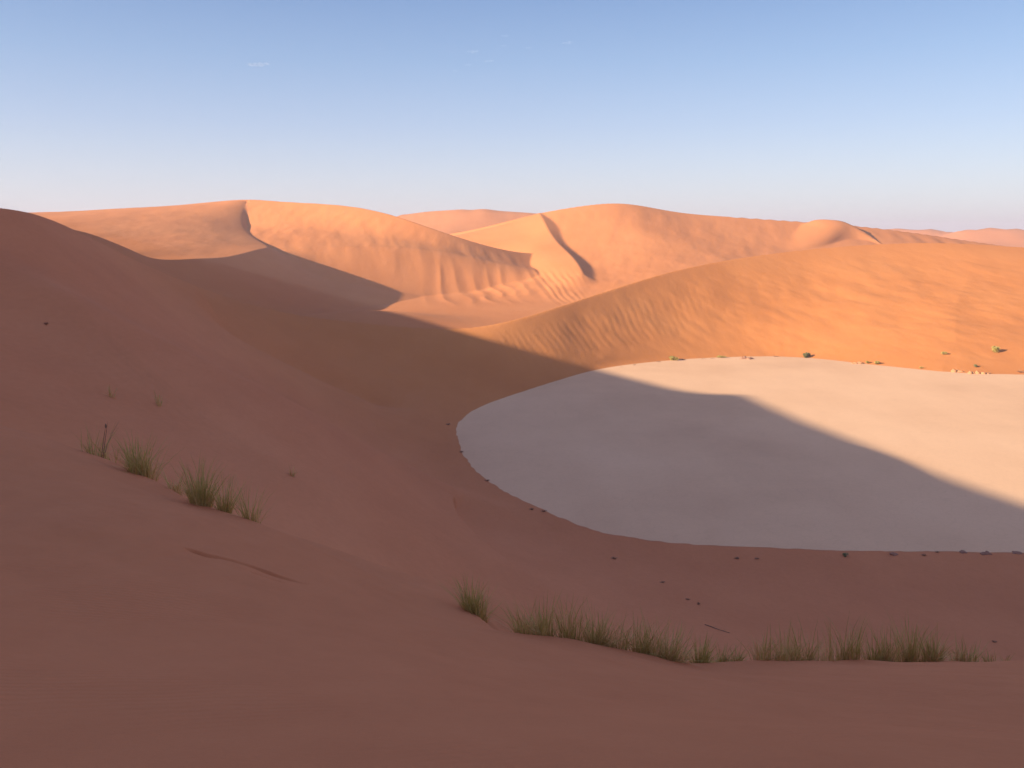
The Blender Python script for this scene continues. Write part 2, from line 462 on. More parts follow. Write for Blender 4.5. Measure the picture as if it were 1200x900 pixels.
def noise(n, l, coord, scale, detail=3, rough=.55, dim_scale=None):
    t = n.new('ShaderNodeTexNoise'); t.inputs['Scale'].default_value = scale
    t.inputs['Detail'].default_value = detail; t.inputs['Roughness'].default_value = rough
    if dim_scale:
        mp = n.new('ShaderNodeMapping'); mp.inputs['Scale'].default_value = dim_scale[:3]
        if len(dim_scale) > 3: mp.inputs['Rotation'].default_value = (0, 0, math.radians(dim_scale[3]))
        l.new(coord, mp.inputs[0]); coord = mp.outputs[0]
    l.new(coord, t.inputs['Vector'])
    return t.outputs['Fac']

def ramp(n, l, fac, stops):
    r = n.new('ShaderNodeValToRGB')
    e = r.color_ramp.elements
    while len(e) < len(stops): e.new(.5)
    for k, (p, c) in enumerate(stops):
        e[k].position = p; e[k].color = (*c, 1)
    l.new(fac, r.inputs[0])
    return r.outputs[0]

def ramp3(n, l, fac, p0, dark, p1, base, p2, light):
    def step(a, b_):
        r = n.new('ShaderNodeMapRange'); r.inputs['From Min'].default_value = a; r.inputs['From Max'].default_value = b_
        l.new(fac, r.inputs['Value']); return r.outputs[0]
    return mixc(n, l, step(p1, p2), mixc(n, l, step(p0, p1), dark, base), light)

def mixc(n, l, f, a, b, mode='MIX'):
    m = n.new('ShaderNodeMix'); m.data_type = 'RGBA'; m.blend_type = mode
    if isinstance(f, float): m.inputs[0].default_value = f
    else: l.new(f, m.inputs[0])
    for s, v in ((6, a), (7, b)):
        if isinstance(v, tuple): m.inputs[s].default_value = (*v, 1)
        else: l.new(v, m.inputs[s])
    return m.outputs[2]

def sand_material(name, base, dark, light, near=False, other=None):
    m, n, l, b = new_mat(name)
    co = n.new('ShaderNodeTexCoord').outputs['Object']
    if other:
        # the sand gets redder away from the camera: blend along world Y between two sands
        sx = n.new('ShaderNodeSeparateXYZ'); l.new(co, sx.inputs[0])
        mr = n.new('ShaderNodeMapRange'); mr.interpolation_type = 'SMOOTHSTEP'
        mr.inputs['From Min'].default_value = 140; mr.inputs['From Max'].default_value = 390
        l.new(sx.outputs['Y'], mr.inputs['Value'])
        base, dark, light = [mixc(n, l, mr.outputs[0], p, q) for p, q in zip((base, dark, light), other)]
    f1 = noise(n, l, co, .012, 4, .55)
    c = ramp3(n, l, f1, .32, dark, .5, base, .68, light)
    f2 = noise(n, l, co, .10, 4, .6, (1, .35, 1, 35))
    c = mixc(n, l, .35, c, ramp3(n, l, f2, .3, dark, .55, base, .75, light))
    f3 = noise(n, l, co, 1.3, 4, .65, (1, .5, 1, 20))
    c = mixc(n, l, .20 if near else .10, c, ramp3(n, l, f3, .3, dark, .5, base, .7, light))
    if near:
        g = noise(n, l, co, 220., 2, .6)
        c = mixc(n, l, .16, c, ramp3(n, l, g, .3, (.16,.07,.045), .5, base, .7, light))
    l.new(c, b.inputs['Base Color'])
    # relief: fine hummocks and, close by, wind ripples
    bp = n.new('ShaderNodeBump'); bp.inputs['Strength'].default_value = .5; bp.inputs['Distance'].default_value = .35
    l.new(noise(n, l, co, .22, 5, .62, (1, .5, 1, 30)), bp.inputs['Height'])
    last = bp.outputs[0]
    if near:
        wv = n.new('ShaderNodeTexWave'); wv.inputs['Scale'].default_value = 2.2; wv.inputs['Distortion'].default_value = 5.5
        wv.inputs['Detail'].default_value = 2; wv.inputs['Detail Scale'].default_value = .6
        mp = n.new('ShaderNodeMapping'); mp.inputs['Rotation'].default_value = (0, 0, math.radians(62)); mp.inputs['Scale'].default_value = (1, 1, .2)
        l.new(co, mp.inputs[0]); l.new(mp.outputs[0], wv.inputs['Vector'])
        patch = noise(n, l, co, .35, 2, .5)
        pr = ramp(n, l, patch, [(.48, (0, 0, 0)), (.66, (1, 1, 1))])
        mu = n.new('ShaderNodeMath'); mu.operation = 'MULTIPLY'
        l.new(wv.outputs['Fac'], mu.inputs[0]); l.new(pr, mu.inputs[1])
        b2 = n.new('ShaderNodeBump'); b2.inputs['Strength'].default_value = .5; b2.inputs['Distance'].default_value = .02
        l.new(mu.outputs[0], b2.inputs['Height']); l.new(last, b2.inputs['Normal'])
        b3 = n.new('ShaderNodeBump'); b3.inputs['Strength'].default_value = .45; b3.inputs['Distance'].default_value = .03
        l.new(noise(n, l, co, 9., 5, .7), b3.inputs['Height']); l.new(b2.outputs[0], b3.inputs['Normal'])
        last = b3.outputs[0]
    l.new(last, b.inputs['Normal'])
    return m

NEAR_S = ((.61,.236,.110), (.50,.180,.081), (.70,.290,.142))
BANK_S = ((.61,.236,.078), (.55,.205,.066), (.65,.265,.092))
M_NEAR = sand_material('near_sand', *NEAR_S, True, BANK_S)
M_BANK = sand_material('orange_sand', *NEAR_S, False, BANK_S)
M_FAR = sand_material('apricot_sand', (.60,.232,.088), (.56,.210,.078), (.64,.262,.105))

def pan_material():
    m, n, l, b = new_mat('pan_clay')
    co = n.new('ShaderNodeTexCoord').outputs['Object']
    c = ramp(n, l, noise(n, l, co, .012, 5, .6), [(.3, (.72,.45,.275)), (.5, (.81,.52,.32)), (.72, (.86,.565,.355))])
    v = n.new('ShaderNodeTexVoronoi'); v.feature = 'DISTANCE_TO_EDGE'; v.inputs['Scale'].default_value = .45
    l.new(co, v.inputs['Vector'])
    cr = ramp(n, l, v.outputs['Distance'], [(.0, (.82,.80,.78)), (.06, (1, 1, 1))])
    c = mixc(n, l, .25, c, cr, 'MULTIPLY')
    big = ramp(n, l, noise(n, l, co, .05, 4, .6, (1, .3, 1, 25)), [(.35, (.93, .91, .90)), (.6, (1, 1, 1))])
    c = mixc(n, l, .6, c, big, 'MULTIPLY')
    sp = ramp(n, l, noise(n, l, co, .35, 3, .7), [(.70, (1,1,1)), (.76, (.82,.76,.72))])
    c = mixc(n, l, .25, c, sp, 'MULTIPLY')
    l.new(c, b.inputs['Base Color'])
    bp = n.new('ShaderNodeBump'); bp.inputs['Strength'].default_value = .4; bp.inputs['Distance'].default_value = .04
    l.new(noise(n, l, co, .6, 5, .6), bp.inputs['Height']); l.new(bp.outputs[0], b.inputs['Normal'])
    return m
M_PAN = pan_material()

# ------------------------------------------------------------------ terrain meshes
def build_terrain():
    pxs = np.arange(-40, 1241, 1.7)
    th0 = np.arctan((pxs-600)/F)
    r = np.concatenate([[.25, 1, 2], np.linspace(3, 12, 44), np.linspace(12, 14.6, 32)[1:], np.linspace(14.6, 16.6, 70)[1:], np.linspace(16.6, 29, 158)[1:], np.geomspace(29, 62, 52)[1:], np.geomspace(62, 400, 340)[1:],
                        np.linspace(400, 700, 180)[1:], np.linspace(700, 1060, 270)[1:], np.geomspace(1060, 1400, 60)[1:], np.geomspace(1400, 3000, 62)[1:], np.geomspace(3000, 9000, 12)[1:]])
    A, B_ = -math.radians(86), math.radians(48)
    sectors = [(th0, 1), (np.linspace(A, th0[0], 240), 1), (np.linspace(th0[-1], B_, 34), 2),
               (np.linspace(B_, 2*math.pi + A, 100), 4)]
    parts = {0: [], 1: [], 2: []}
    for th, st in sectors:
        idx = np.arange(0, len(r), st)
        if idx[-1] != len(r)-1: idx = np.append(idx, len(r)-1)
        rr = r[idx]
        T, R = np.meshgrid(th, rr)
        X = np.sin(T)*R; Y = np.cos(T)*R
        Z = np.zeros_like(X); ZN = np.zeros(X.shape, int)
        for i in range(0, len(rr), 60):
            z, zn = height(X[i:i+60].ravel(), Y[i:i+60].ravel())
            Z[i:i+60] = z.reshape(X[i:i+60].shape); ZN[i:i+60] = zn.reshape(X[i:i+60].shape)
        # edge columns follow the coarser neighbour so that no crack opens
        for col in ((0, -1) if st < 4 else ()):
            nst = (4 if th[col] == A else 2 if th[col] == th0[-1] else 1) if st == 1 else (2 if th[col] == th0[-1] else 4)
            if nst > st:
                k = np.arange(0, len(r), nst)
                if k[-1] != len(r)-1: k = np.append(k, len(r)-1)
                pos = [np.where(idx == q)[0][0] for q in k if q in idx]
                Z[:, col] = np.interp(rr, rr[pos], Z[pos, col])
        nr, nt = X.shape
        V = np.column_stack([X.ravel(), Y.ravel(), Z.ravel()])
        a = (np.arange(nr-1)[:, None]*nt + np.arange(nt-1)[None, :])
        Q = np.stack([a, a+1, a+nt+1, a+nt], -1).reshape(-1, 4)[:, ::-1]
        qz = ZN.ravel()[a.ravel()]
        keep = V[Q, 2].max(1) > -.55
        for k in parts:
            q = Q[(qz == k) & keep]
            if len(q):
                ix, inv = np.unique(q, return_inverse=True)
                parts[k].append((V[ix], inv.reshape(-1, 4)))
    names = [('foreground_dune', M_NEAR), ('far_bank_dune', M_BANK), ('distant_dunes', M_FAR)]
    n = 0
    for k, (nm, mt) in enumerate(names):
        off = 0; vs = []; qs = []
        for v, q in parts[k]:
            vs.append(v); qs.append(q+off); off += len(v)
        vs = np.vstack(vs); qs = np.vstack(qs)
        # weld the sector seams
        key = np.round(vs, 3); _, first, inv = np.unique(key, axis=0, return_index=True, return_inverse=True)
        vs = vs[first]; qs = inv.ravel()[qs]
        n += len(qs)
        add(nm, mesh_np(nm, vs, qs), mt, 'structure')
    sc['terrain_faces'] = n
    print('terrain faces', n)

build_terrain()

def build_pan():
    bm = bmesh.new()
    P = SHORE[:-1]
    # wobble the outline slightly
    vs = []
    rnd = random.Random(3)
    for i, p in enumerate(P):
        vs.append(bm.verts.new((p[0], p[1], 0)))
    bm.faces.new(vs)
    bmesh.ops.triangulate(bm, faces=bm.faces[:])
    bm.normal_update()
    for f in bm.faces:
        if f.normal.z < 0: f.normal_flip()
    me = bpy.data.meshes.new('clay_pan'); bm.to_mesh(me); bm.free()
    add('clay_pan', me, M_PAN, 'structure')
build_pan()

# ------------------------------------------------------------------ haze
def build_haze():
    bm = bmesh.new()
    bmesh.ops.create_cube(bm, size=1)
    for v in bm.verts:
        v.co = Vector((v.co.x*19000, v.co.y*19000, 80 + v.co.z*210))
    me = bpy.data.meshes.new('haze'); bm.to_mesh(me); bm.free()
    m = bpy.data.materials.new('haze'); m.use_nodes = True
    n = m.node_tree.nodes; n.clear()
    out = n.new('ShaderNodeOutputMaterial'); v = n.new('ShaderNodeVolumePrincipled')
    v.inputs['Color'].default_value = (.86, .82, .99, 1)
    v.inputs['Density'].default_value = HAZE
    v.inputs['Anisotropy'].default_value = .1
    m.node_tree.links.new(v.outputs[0], out.inputs['Volume'])
    add('haze', me, m, 'stuff')
HAZE = 1.35e-4
build_haze()

# ------------------------------------------------------------------ plants
def zat(x, y):
    return float(height(np.array([x]), np.array([y]))[0][0])

def blade_mat(name, root, mid, tip):
    m, n, l, b = new_mat(name)
    co = n.new('ShaderNodeTexCoord'); sp = n.new('ShaderNodeSeparateXYZ')
    l.new(co.outputs['Generated'], sp.inputs[0])
    c = ramp(n, l, sp.outputs['Z'], [(.0, root), (.35, mid), (.9, tip)])
    v = noise(n, l, co.outputs['Object'], 14., 2, .6)
    c = mixc(n, l, .35, c, ramp(n, l, v, [(.35, tuple(q*.6 for q in mid)), (.65, tuple(min(1, q*1.5) for q in tip))]))
    l.new(c, b.inputs['Base Color']); b.inputs['Roughness'].default_value = .8
    return m
M_GREEN = blade_mat('green_blade', (.78,.52,.22), (.56,.44,.15), (.34,.30,.09))
M_DRY = blade_mat('dry_blade', (.72,.49,.22), (.68,.48,.22), (.55,.38,.19))
M_TWIG = blade_mat('twig', (.22,.13,.09), (.25,.15,.10), (.28,.18,.12))
M_DEAD = blade_mat('dead_twig', (.50,.27,.16), (.44,.25,.15), (.38,.21,.14))
M_YEL = blade_mat('yellow_blade', (.40,.27,.09), (.44,.34,.10), (.42,.36,.13))
M_LEAF = blade_mat('grey_leaf', (.17,.15,.08), (.20,.19,.09), (.23,.23,.11))

def blades(rng, n, h, r0, spread, width, lean=(0, 0), hmin=.22, centre=None):
    V = []; Q = []
    for _ in range(n):
        a = rng.uniform(0, 2*math.pi); rr = r0*math.sqrt(rng.random())
        if centre: cx, cy = rng.choice(centre)
        else: cx = cy = 0
        bx, by = cx + rr*math.cos(a), cy + rr*math.sin(a)
        az = a + rng.gauss(0, .7)
        L = h*(hmin + (1-hmin)*rng.random()**1.7)
        tilt = abs(rng.gauss(0, spread)) * (.5 + rr/max(r0, 1e-3)*.6)
        dx, dy = math.cos(az)*math.sin(tilt) + lean[0], math.sin(az)*math.sin(tilt) + lean[1]
        dz = max(.25, math.cos(tilt))
        k = math.sqrt(dx*dx+dy*dy+dz*dz); dx, dy, dz = dx/k, dy/k, dz/k
        bend = rng.uniform(.0, .45)*L
        wa = rng.uniform(0, math.pi); wx, wy = math.cos(wa)*width/2, math.sin(wa)*width/2
        base = len(V)
        for t, w in ((0, 1.), (.35, .95), (.7, .7), (1., .12)):
            ox = bx + dx*L*t + math.cos(az)*bend*t*t*.6
            oy = by + dy*L*t + math.sin(az)*bend*t*t*.6
            oz = dz*L*t - bend*t*t*.35 - (.06 if t == 0 else 0)
            V.append((ox-wx*w, oy-wy*w, oz)); V.append((ox+wx*w, oy+wy*w, oz))
        for q in range(3):
            Q.append((base+2*q, base+2*q+1, base+2*q+3, base+2*q+2))
    return np.array(V), np.array(Q)

def thing(name, label, cat, loc, group=None, rz=0):
    o = bpy.data.objects.new(name, None); COL.objects.link(o)
    o.location = loc; o.rotation_euler = (0, 0, rz); o.empty_display_size = .2
    o['label'] = label; o['category'] = cat
    if group: o['group'] = group
    return o

def part_np(name, VQ, mat, parent, kind=None):
    me = mesh_np(name, *VQ)
    return add(name, me, mat, kind, parent)

def slope_to(o, x, y):
    """sink the base a little and let it follow the ground"""
    o.location = (x, y, zat(x, y) - .02)

def tuft(label, px, Y, h, w, n, green=.6, spread=.45, seed=0, stem=False, lean=(0, 0), group=None):
    rng = random.Random(seed*7919 + int(px))
    x = (px-600)/F*Y
    o = thing('grass_tuft', label, 'grass', (0, 0, 0), group)
    slope_to(o, x, Y)
    hh = h/F*Y; ww = w/F*Y
    # a tuft is a few close clumps; on the slope their feet follow the ground
    k = max(1, int(w/11))
    cen = [(rng.uniform(-.5, .5)*ww*.75, rng.uniform(-.25, .25)*ww) for _ in range(k)]
    for nm, cnt, mt, hs, sp in (('green_blades', int(n*green), M_GREEN, 1.0, spread), ('dry_blades', int(n*(1-green)), M_DRY, .72, spread*1.3)):
        if cnt < 3: continue
        V, Q = blades(rng, int(cnt*1.6), hh*hs*1.42, ww*.2+.02, sp, .0125*Y/20., lean, centre=cen)
        # feet on the ground
        g = V.reshape(-1, 8, 3)
        fx = g[:, :2, 0].mean(1) + x; fy = g[:, :2, 1].mean(1) + Y
        dz = height(fx, fy)[0] - o.location.z
        g[:, :, 2] += dz[:, None]
        part_np(nm, (g.reshape(-1, 3), Q), mt, o, 'stuff')
    if stem:
        V, Q = blades(rng, 3, hh*1.45, .05, .18, .022, (stem, 0), .85)
        V[:, 2] += .0
        part_np('seed_stem', (V, Q), M_TWIG, o)
        top = V.reshape(-1, 8, 3)[:1, 6:].mean(1)[0] - np.array([0, 0, .03])
        bm = bmesh.new(); bmesh.ops.create_icosphere(bm, subdivisions=2, radius=.035)
        for v in bm.verts: v.co = Vector((v.co.x*.7*(1+.3*rng.uniform(-1, 1)), v.co.y*.7, v.co.z*2.0)) + Vector(top)
        me = bpy.data.meshes.new('seed_head'); bm.to_mesh(me); bm.free()
        add('seed_head', me, M_TWIG, None, o)
    return o

def lipY(px, C=FRONT, off=.35):
    us = [600 + F*c[0]/c[1] for c in C]; ys = [c[1] for c in C]
    return float(np.interp(px, us, ys)) + off

GL = 'grass tufts on the left dune lip'
for a in (
    ('sparse grass tuft with a tall dark seed stem, leftmost on the left dune lip', 120, 0, 36, 50, 95, .55, .55, 1, .12),
    ('dense round green tuft, second from the left on the left dune lip', 168, 0, 40, 40, 230, .75, .50, 2, False),
    ('small pale dry tuft between two dense green tufts on the left dune lip', 203, 0, 28, 22, 50, .35, .50, 3, False),
    ('widest tall green tuft on the left dune lip, with straw at its base', 243, 0, 48, 40, 250, .72, .38, 4, False),
    ('dark short tuft at the right foot of the widest tuft on the left lip', 269, 0, 38, 26, 120, .7, .45, 5, False),
    ('open spreading tuft with few blades, rightmost on the left dune lip', 297, 0, 44, 26, 70, .75, .55, 6, False)):
    lb, px, _, h, w, n, g, sp, sd, st = a
    tuft(lb, px, lipY(px, LIP, .15), h, w, n, g, sp, sd, st, group=GL)
tuft('dense dark tuft standing alone on the bare slope between the two grass rows', 556, lipY(556, LIP, .12), 36, 36, 260, .8, .5, 9)
GM = 'grass tufts in the long row along the near dune lip'
for k, a in enumerate((
    ('leftmost tuft of the long near row, leaning left, at the start of the lip', 622, 34, 26, 130, .65, .5, -.2),
    ('second tuft of the long near row, dark blades fanned out to the left', 642, 40, 26, 150, .7, .5, -.25),
    ('upright tuft with a dark green spike, third in the long near row', 668, 44, 22, 140, .7, .3, 0),
    ('fourth tuft of the long near row, straw coloured low down', 690, 42, 26, 150, .5, .42, .1),
    ('fifth tuft of the long near row, mostly dry straw leaning right', 708, 36, 24, 140, .35, .5, .25),
    ('thin short tuft before the dip in the middle of the long near row', 728, 34, 22, 95, .5, .5, 0),
    ('tall green tuft right of the dip in the middle of the long near row', 748, 38, 26, 150, .6, .42, .05),
    ('bushy yellow green tuft near the lowest point of the long near row', 770, 40, 28, 190, .5, .5, .1),
    ('straw coloured tuft leaning right above the notch in the dune lip', 792, 36, 28, 170, .4, .6, .3),
)):
    lb, px, h, w, n, g, sp, ln = a
    tuft(lb, px, lipY(px, FRONT, .25), h+6, w+6, n, g, sp, 20+k, False, (ln, 0), GM)
for k, a in enumerate((
    ('dark rounded tuft behind the right end of the long near row', 822, .35, 31, 28, 190, .85, .5),
    ('small tuft trailing right of the dark rounded one, near the fallen branch', 839, .5, 26, 24, 130, .6, .5),
    ('lowest and last tuft of the long near row, just before the bare gap', 855, .5, 22, 20, 90, .7, .5))):
    lb, px, off, h, w, n, g, sp = a
    tuft(lb, px, lipY(px, FRONT, off), h, w, n, g, sp, 40+k, False, (.1, 0), GM)
GR = 'upright grass tufts on the right part of the near dune lip'
for k, a in enumerate((
    ('sparse tuft of thin stalks, first right of the bare gap in the lip', 884, 30, 22, 60, .45, .22),
    ('second tuft right of the bare gap, brown upright stalks', 908, 34, 22, 75, .45, .2),
    ('third tuft right of the bare gap, darker green than its neighbours', 926, 32, 18, 80, .6, .25),
    ('fourth tuft right of the bare gap, three tall dark stalks rising from straw', 947, 40, 24, 90, .45, .2),
    ('narrow dry tuft left of the tallest tuft on the right lip', 966, 24, 14, 40, .3, .25),
    ('tallest and widest tuft on the right part of the near lip', 993, 46, 28, 150, .6, .2),
    ('dark leaning tuft just right of the tallest tuft on the right lip', 1018, 34, 24, 120, .65, .32),
    ('tuft in the middle of the right row, green over straw', 1034, 34, 20, 90, .55, .22),
    ('second tallest tuft of the right row, a pointed green plume', 1060, 42, 24, 130, .65, .22),
    ('short mixed tuft right of the pointed plume', 1078, 30, 20, 90, .5, .3),
    ('dark low tuft with spreading blades in the right row', 1096, 28, 24, 130, .75, .45),
    ('pale thin tuft near the right end of the right row', 1116, 26, 20, 60, .3, .25),
    ('low drooping tuft near the right end of the right row', 1130, 20, 22, 80, .7, .6),
    ('small dark tuft, last but one at the right end of the near lip', 1150, 12, 16, 50, .6, .4),
    ('tiny lone tuft at the far right end of the near lip', 1177, 9, 8, 24, .6, .4))):
    lb, px, h, w, n, g, sp = a
    tuft(lb, px, lipY(px, FRONT, .25), h+5, w+12, int(n*1.25), g-.1, sp+.08, 60+k, False, (0, 0), GR)

def cast(px, py, r0=22., r1=900., n=2500):
    """where on the ground a plant seen in the photograph stands"""
    Y = np.geomspace(r0, r1, n); x = (px-600)/F*Y
    z = EYE - (py-HZ)/F*Y
    k = np.where(height(x, Y)[0] > z)[0]
    k = k[0] if len(k) else n-1
    return float(x[k]), float(Y[k])

# faint dry stalks high on the left slope
for k, (px, py, h, lb) in enumerate(((126, 464, 15, 'faint brown dry tuft on the bare left slope, above the sparse tuft'), (190, 478, 16, 'faint thin stalks on the bare left slope, above the dense round tuft'),
                                     (340, 556, 15, 'short pale dry tuft standing alone on the bare slope, right of the left row'))):
    x, y = cast(px, py)
    tuft(lb, px, y, h, 12, 22, .25, .3, 90+k, group='faint dry tufts on the shaded slope')

def tube(pts, rad, seg=6):
    V = []; Q = []
    pts = [Vector(p) for p in pts]
    for i, p in enumerate(pts):
        d = (pts[min(i+1, len(pts)-1)] - pts[max(i-1, 0)]).normalized()
        a = d.orthogonal().normalized(); b = d.cross(a)
        for k in range(seg):
            t = 2*math.pi*k/seg
            V.append(p + (a*math.cos(t) + b*math.sin(t))*rad[i])
    for i in range(len(pts)-1):
        for k in range(seg):
            Q.append((i*seg+k, i*seg+(k+1) % seg, (i+1)*seg+(k+1) % seg, (i+1)*seg+k))
    return np.array([tuple(v) for v in V]), np.array(Q)

# the dark branch lying on the slope beyond the lip
def branch():
    ax, ay = cast(826, 732.5); bx, by = cast(855, 742.5)
    o = thing('fallen_branch', 'dark fallen branch lying on the slope beyond the grass row', 'branch', (ax, ay, zat(ax, ay)))
    rng = random.Random(5); pts = []; rad = []
    for i in range(9):
        t = i/8
        x = ax + (bx-ax)*t; y = ay + (by-ay)*t + .05*math.sin(t*9)
        pts.append((x-ax, y-ay, zat(x, y) - o.location.z + .05 + .02*math.sin(t*7))); rad.append(.055*(1-.35*t)*rng.uniform(.85, 1.2))
    part_np('stem', tube(pts, rad), M_TWIG, o)
    for i, (s_, l) in ((3, (.8, .35)), (5, (-.7, .3)), (6, (.6, .25))):
        p = Vector(pts[i]); q = p + Vector((.35*l*2, s_*l, .06)); r_ = q + Vector((.2, s_*.1, -.04))
        part_np('twig', tube([p, q, r_], [.025, .018, .006], 5), M_TWIG, o)
branch()

# ------------------------------------------------------------------ small things round the pan
def lump(name, label, cat, px, py, w, h, mat, seed, group=None, flat=1.0):
    """irregular stone or clod w by h photograph pixels"""
    x, y = cast(px, py, 60.)
    o = thing(name, label, cat, (x, y, zat(x, y)), group)
    W_ = w/F*y; H_ = h/F*y
    rng = random.Random(seed)
    k = max(1, min(5, int(w/4)))
    for i in range(k):
        bm = bmesh.new(); bmesh.ops.create_icosphere(bm, subdivisions=3, radius=1)
        ox, oy = (i/(max(1, k-1)) - .5)*W_*.7 if k > 1 else 0, rng.uniform(-.15, .15)*W_
        sx = W_/k*.75*rng.uniform(.8, 1.2); sy = sx*rng.uniform(.7, 1.1); sz = H_*rng.uniform(.6, 1.0)
        ph = [rng.uniform(0, 6) for _ in range(6)]
        for v in bm.verts:
            c = v.co.copy()
            f = 1 + .18*math.sin(c.x*3+ph[0]+c.y*2) + .14*math.sin(c.y*5+ph[1]) + .10*math.sin(c.z*6+ph[2]+c.x*5) + .05*math.sin(c.x*13+ph[3])
            v.co = Vector((c.x*sx*f + ox, c.y*sy*f + oy, c.z*sz*f))
        for f in bm.faces: f.smooth = (flat == 1.0)
        me = bpy.data.meshes.new('stone'); bm.to_mesh(me); bm.free()
        c = add('stone' if cat == 'stones' else 'clod', me, mat, None, o)
    return o

def stone_mat(name, a, b_):
    m, n, l, b = new_mat(name)
    co = n.new('ShaderNodeTexCoord').outputs['Object']
    l.new(ramp(n, l, noise(n, l, co, 2.5, 4, .6), [(.35, a), (.65, b_)]), b.inputs['Base Color'])
    bp = n.new('ShaderNodeBump'); bp.inputs['Distance'].default_value = .1
    l.new(noise(n, l, co, 5., 4, .6), bp.inputs['Height']); l.new(bp.outputs[0], b.inputs['Normal'])
    return m
M_STONE = stone_mat('dark_stone', (.30,.16,.11), (.38,.21,.15))
M_CLOD = stone_mat('pale_clod', (.46,.22,.11), (.54,.28,.15))

def shrub(label, px, py, w, h, mat, n, seed, group=None, twig=True):
    """low desert shrub: woody stems and many small leaves through a domed, uneven crown"""
    x, y = cast(px, py, 60.)
    o = thing('desert_shrub', label, 'shrub', (x, y, zat(x, y)), group)
    W_ = w/F*y/2; H_ = h/F*y
    rng = random.Random(seed)
    lob = [(rng.uniform(-.55, .55), rng.uniform(-.4, .4), rng.uniform(.25, .7), rng.uniform(.3, .5)) for _ in range(7)]
    V = []; Q = []
    s = max(.10, H_*.10)
    for _ in range(n):
        lx, ly, lz, lr = rng.choice(lob)
        d = Vector((rng.gauss(0, 1), rng.gauss(0, 1), rng.gauss(0, 1))).normalized()*lr*(.55+.45*rng.random())
        p = Vector(((lx+d.x)*W_, (ly+d.y)*W_, max(.02, (lz+d.z*.8))*H_))
        a = Vector((rng.gauss(0, 1), rng.gauss(0, 1), rng.gauss(0, 1))).normalized(); b = a.orthogonal().normalized()
        b0 = len(V)
        for q in (-a*s*1.3, b*s*.5, a*s*1.3, -b*s*.5): V.append(tuple(p+q))
        Q.append((b0, b0+1, b0+2, b0+3))
    part_np('foliage', (np.array(V), np.array(Q)), mat, o, 'stuff')
    if twig:
        vs = []; qs = []; off = 0
        for lx, ly, lz, lr in lob:
            v, q = tube([(0, 0, -.1), (lx*W_*.5, ly*W_*.5, lz*H_*.6), (lx*W_, ly*W_, lz*H_*1.05)], [.09, .06, .02], 5)
            vs.append(v); qs.append(q+off); off += len(v)
        part_np('stems', (np.vstack(vs), np.vstack(qs)), M_TWIG, o)
    return o

def dead(label, px, py, w, h, seed, group=None, mat=None):
    x, y = cast(px, py, 40.)
    o = thing('dead_bush', label, 'dead bush', (x, y, zat(x, y)), group)
    W_ = w/F*y/2; H_ = h/F*y
    rng = random.Random(seed); vs = []; qs = []; off = 0
    H_ *= .75; W_ *= 1.15
    for _ in range(34):
        a = rng.uniform(0, 2*math.pi); r_ = rng.uniform(.3, 1.)
        e = (math.cos(a)*W_*r_, math.sin(a)*W_*r_*.8, H_*rng.uniform(.35, 1.)*(1.15-.5*r_))
        m_ = (e[0]*.5+rng.uniform(-.1, .1)*W_, e[1]*.5+rng.uniform(-.1, .1)*W_, e[2]*.7)
        v, q = tube([(e[0]*.1, e[1]*.1, -.08), m_, e], [.04*y/200+.015, .03*y/200+.012, .008], 4)
        vs.append(v); qs.append(q+off); off += len(v)
    part_np('twigs', (np.vstack(vs), np.vstack(qs)), mat or M_DEAD, o, 'stuff')
    return o

GS = 'plants along the sunlit far shore of the pan'
shrub('yellow grassy clump at the left end of the far shore', 790, 422.5, 14, 5.5, M_YEL, 900, 1, GS)
dead('small dark dead bush touching the yellow clump on the far shore', 800, 422.5, 6, 4, 2, GS)
dead('tiny dark bush on the far shore near where the shadow meets it', 743, 429, 6, 3.5, 3, GS)
dead('thin low twigs on the far shore, left of the tiny dark bush', 727, 431.5, 9, 2.5, 4, GS)
dead('thin brown twigs flat on the far shore, left of the yellow clump', 771, 424.8, 8, 2, 5, GS)
dead('low brown twigs between the yellow clump and the yellow fringe', 824, 421.5, 10, 2.5, 6, GS)
dead('darker low bush just left of the yellow fringe on the far shore', 835, 421.5, 7, 3, 7, GS)
shrub('long yellow fringe of grass on the far shore, left of the brown stones', 847, 419.3, 17, 3.2, M_YEL, 800, 8, GS)
lump('stone_pile', 'brown stone heap at the water-flat edge, left of the green shrub', 'stones', 874.5, 422, 11, 4.5, M_STONE, 9)
dead('small brown bush on the far shore between stone heap and green shrub', 908.5, 418.8, 7, 3.5, 10, GS)
shrub('dark green rounded shrub with a shadow, largest on the far shore', 945.5, 419.3, 11, 6, M_LEAF, 1300, 11, GS)
lump('sand_clod', 'low orange clod right of the green shrub', 'clod', 1004, 426.8, 9, 3.2, M_CLOD, 12)
dead('dark twigs beside the low orange clod on the far shore', 1010, 427.2, 5, 3, 13, GS)
shrub('pale yellow green clump, left one of a pair on the far shore', 1017.5, 425.8, 7, 3.5, M_YEL, 500, 14, GS)
shrub('yellow green clump, right one of a pair on the far shore', 1026, 427, 9, 4.5, M_YEL, 700, 15, GS)
shrub('small yellow clump right at the shore below the bare orange slope', 1080, 431.8, 7, 2.6, M_YEL, 350, 16, GS)
GB = 'clumps on the lower slope of the sunlit dune'
shrub('small yellow clump on the lower dune slope, left of the larger one', 1106, 416, 8, 4.2, M_YEL, 500, 17, GB)
shrub('largest yellow green clump on the sunlit dune slope', 1168, 412.5, 14, 7, M_YEL, 900, 18, GB)
shrub('dark green clump close above the shore, near the pale clods', 1144, 430.3, 7, 3.6, M_LEAF, 500, 19, GB)
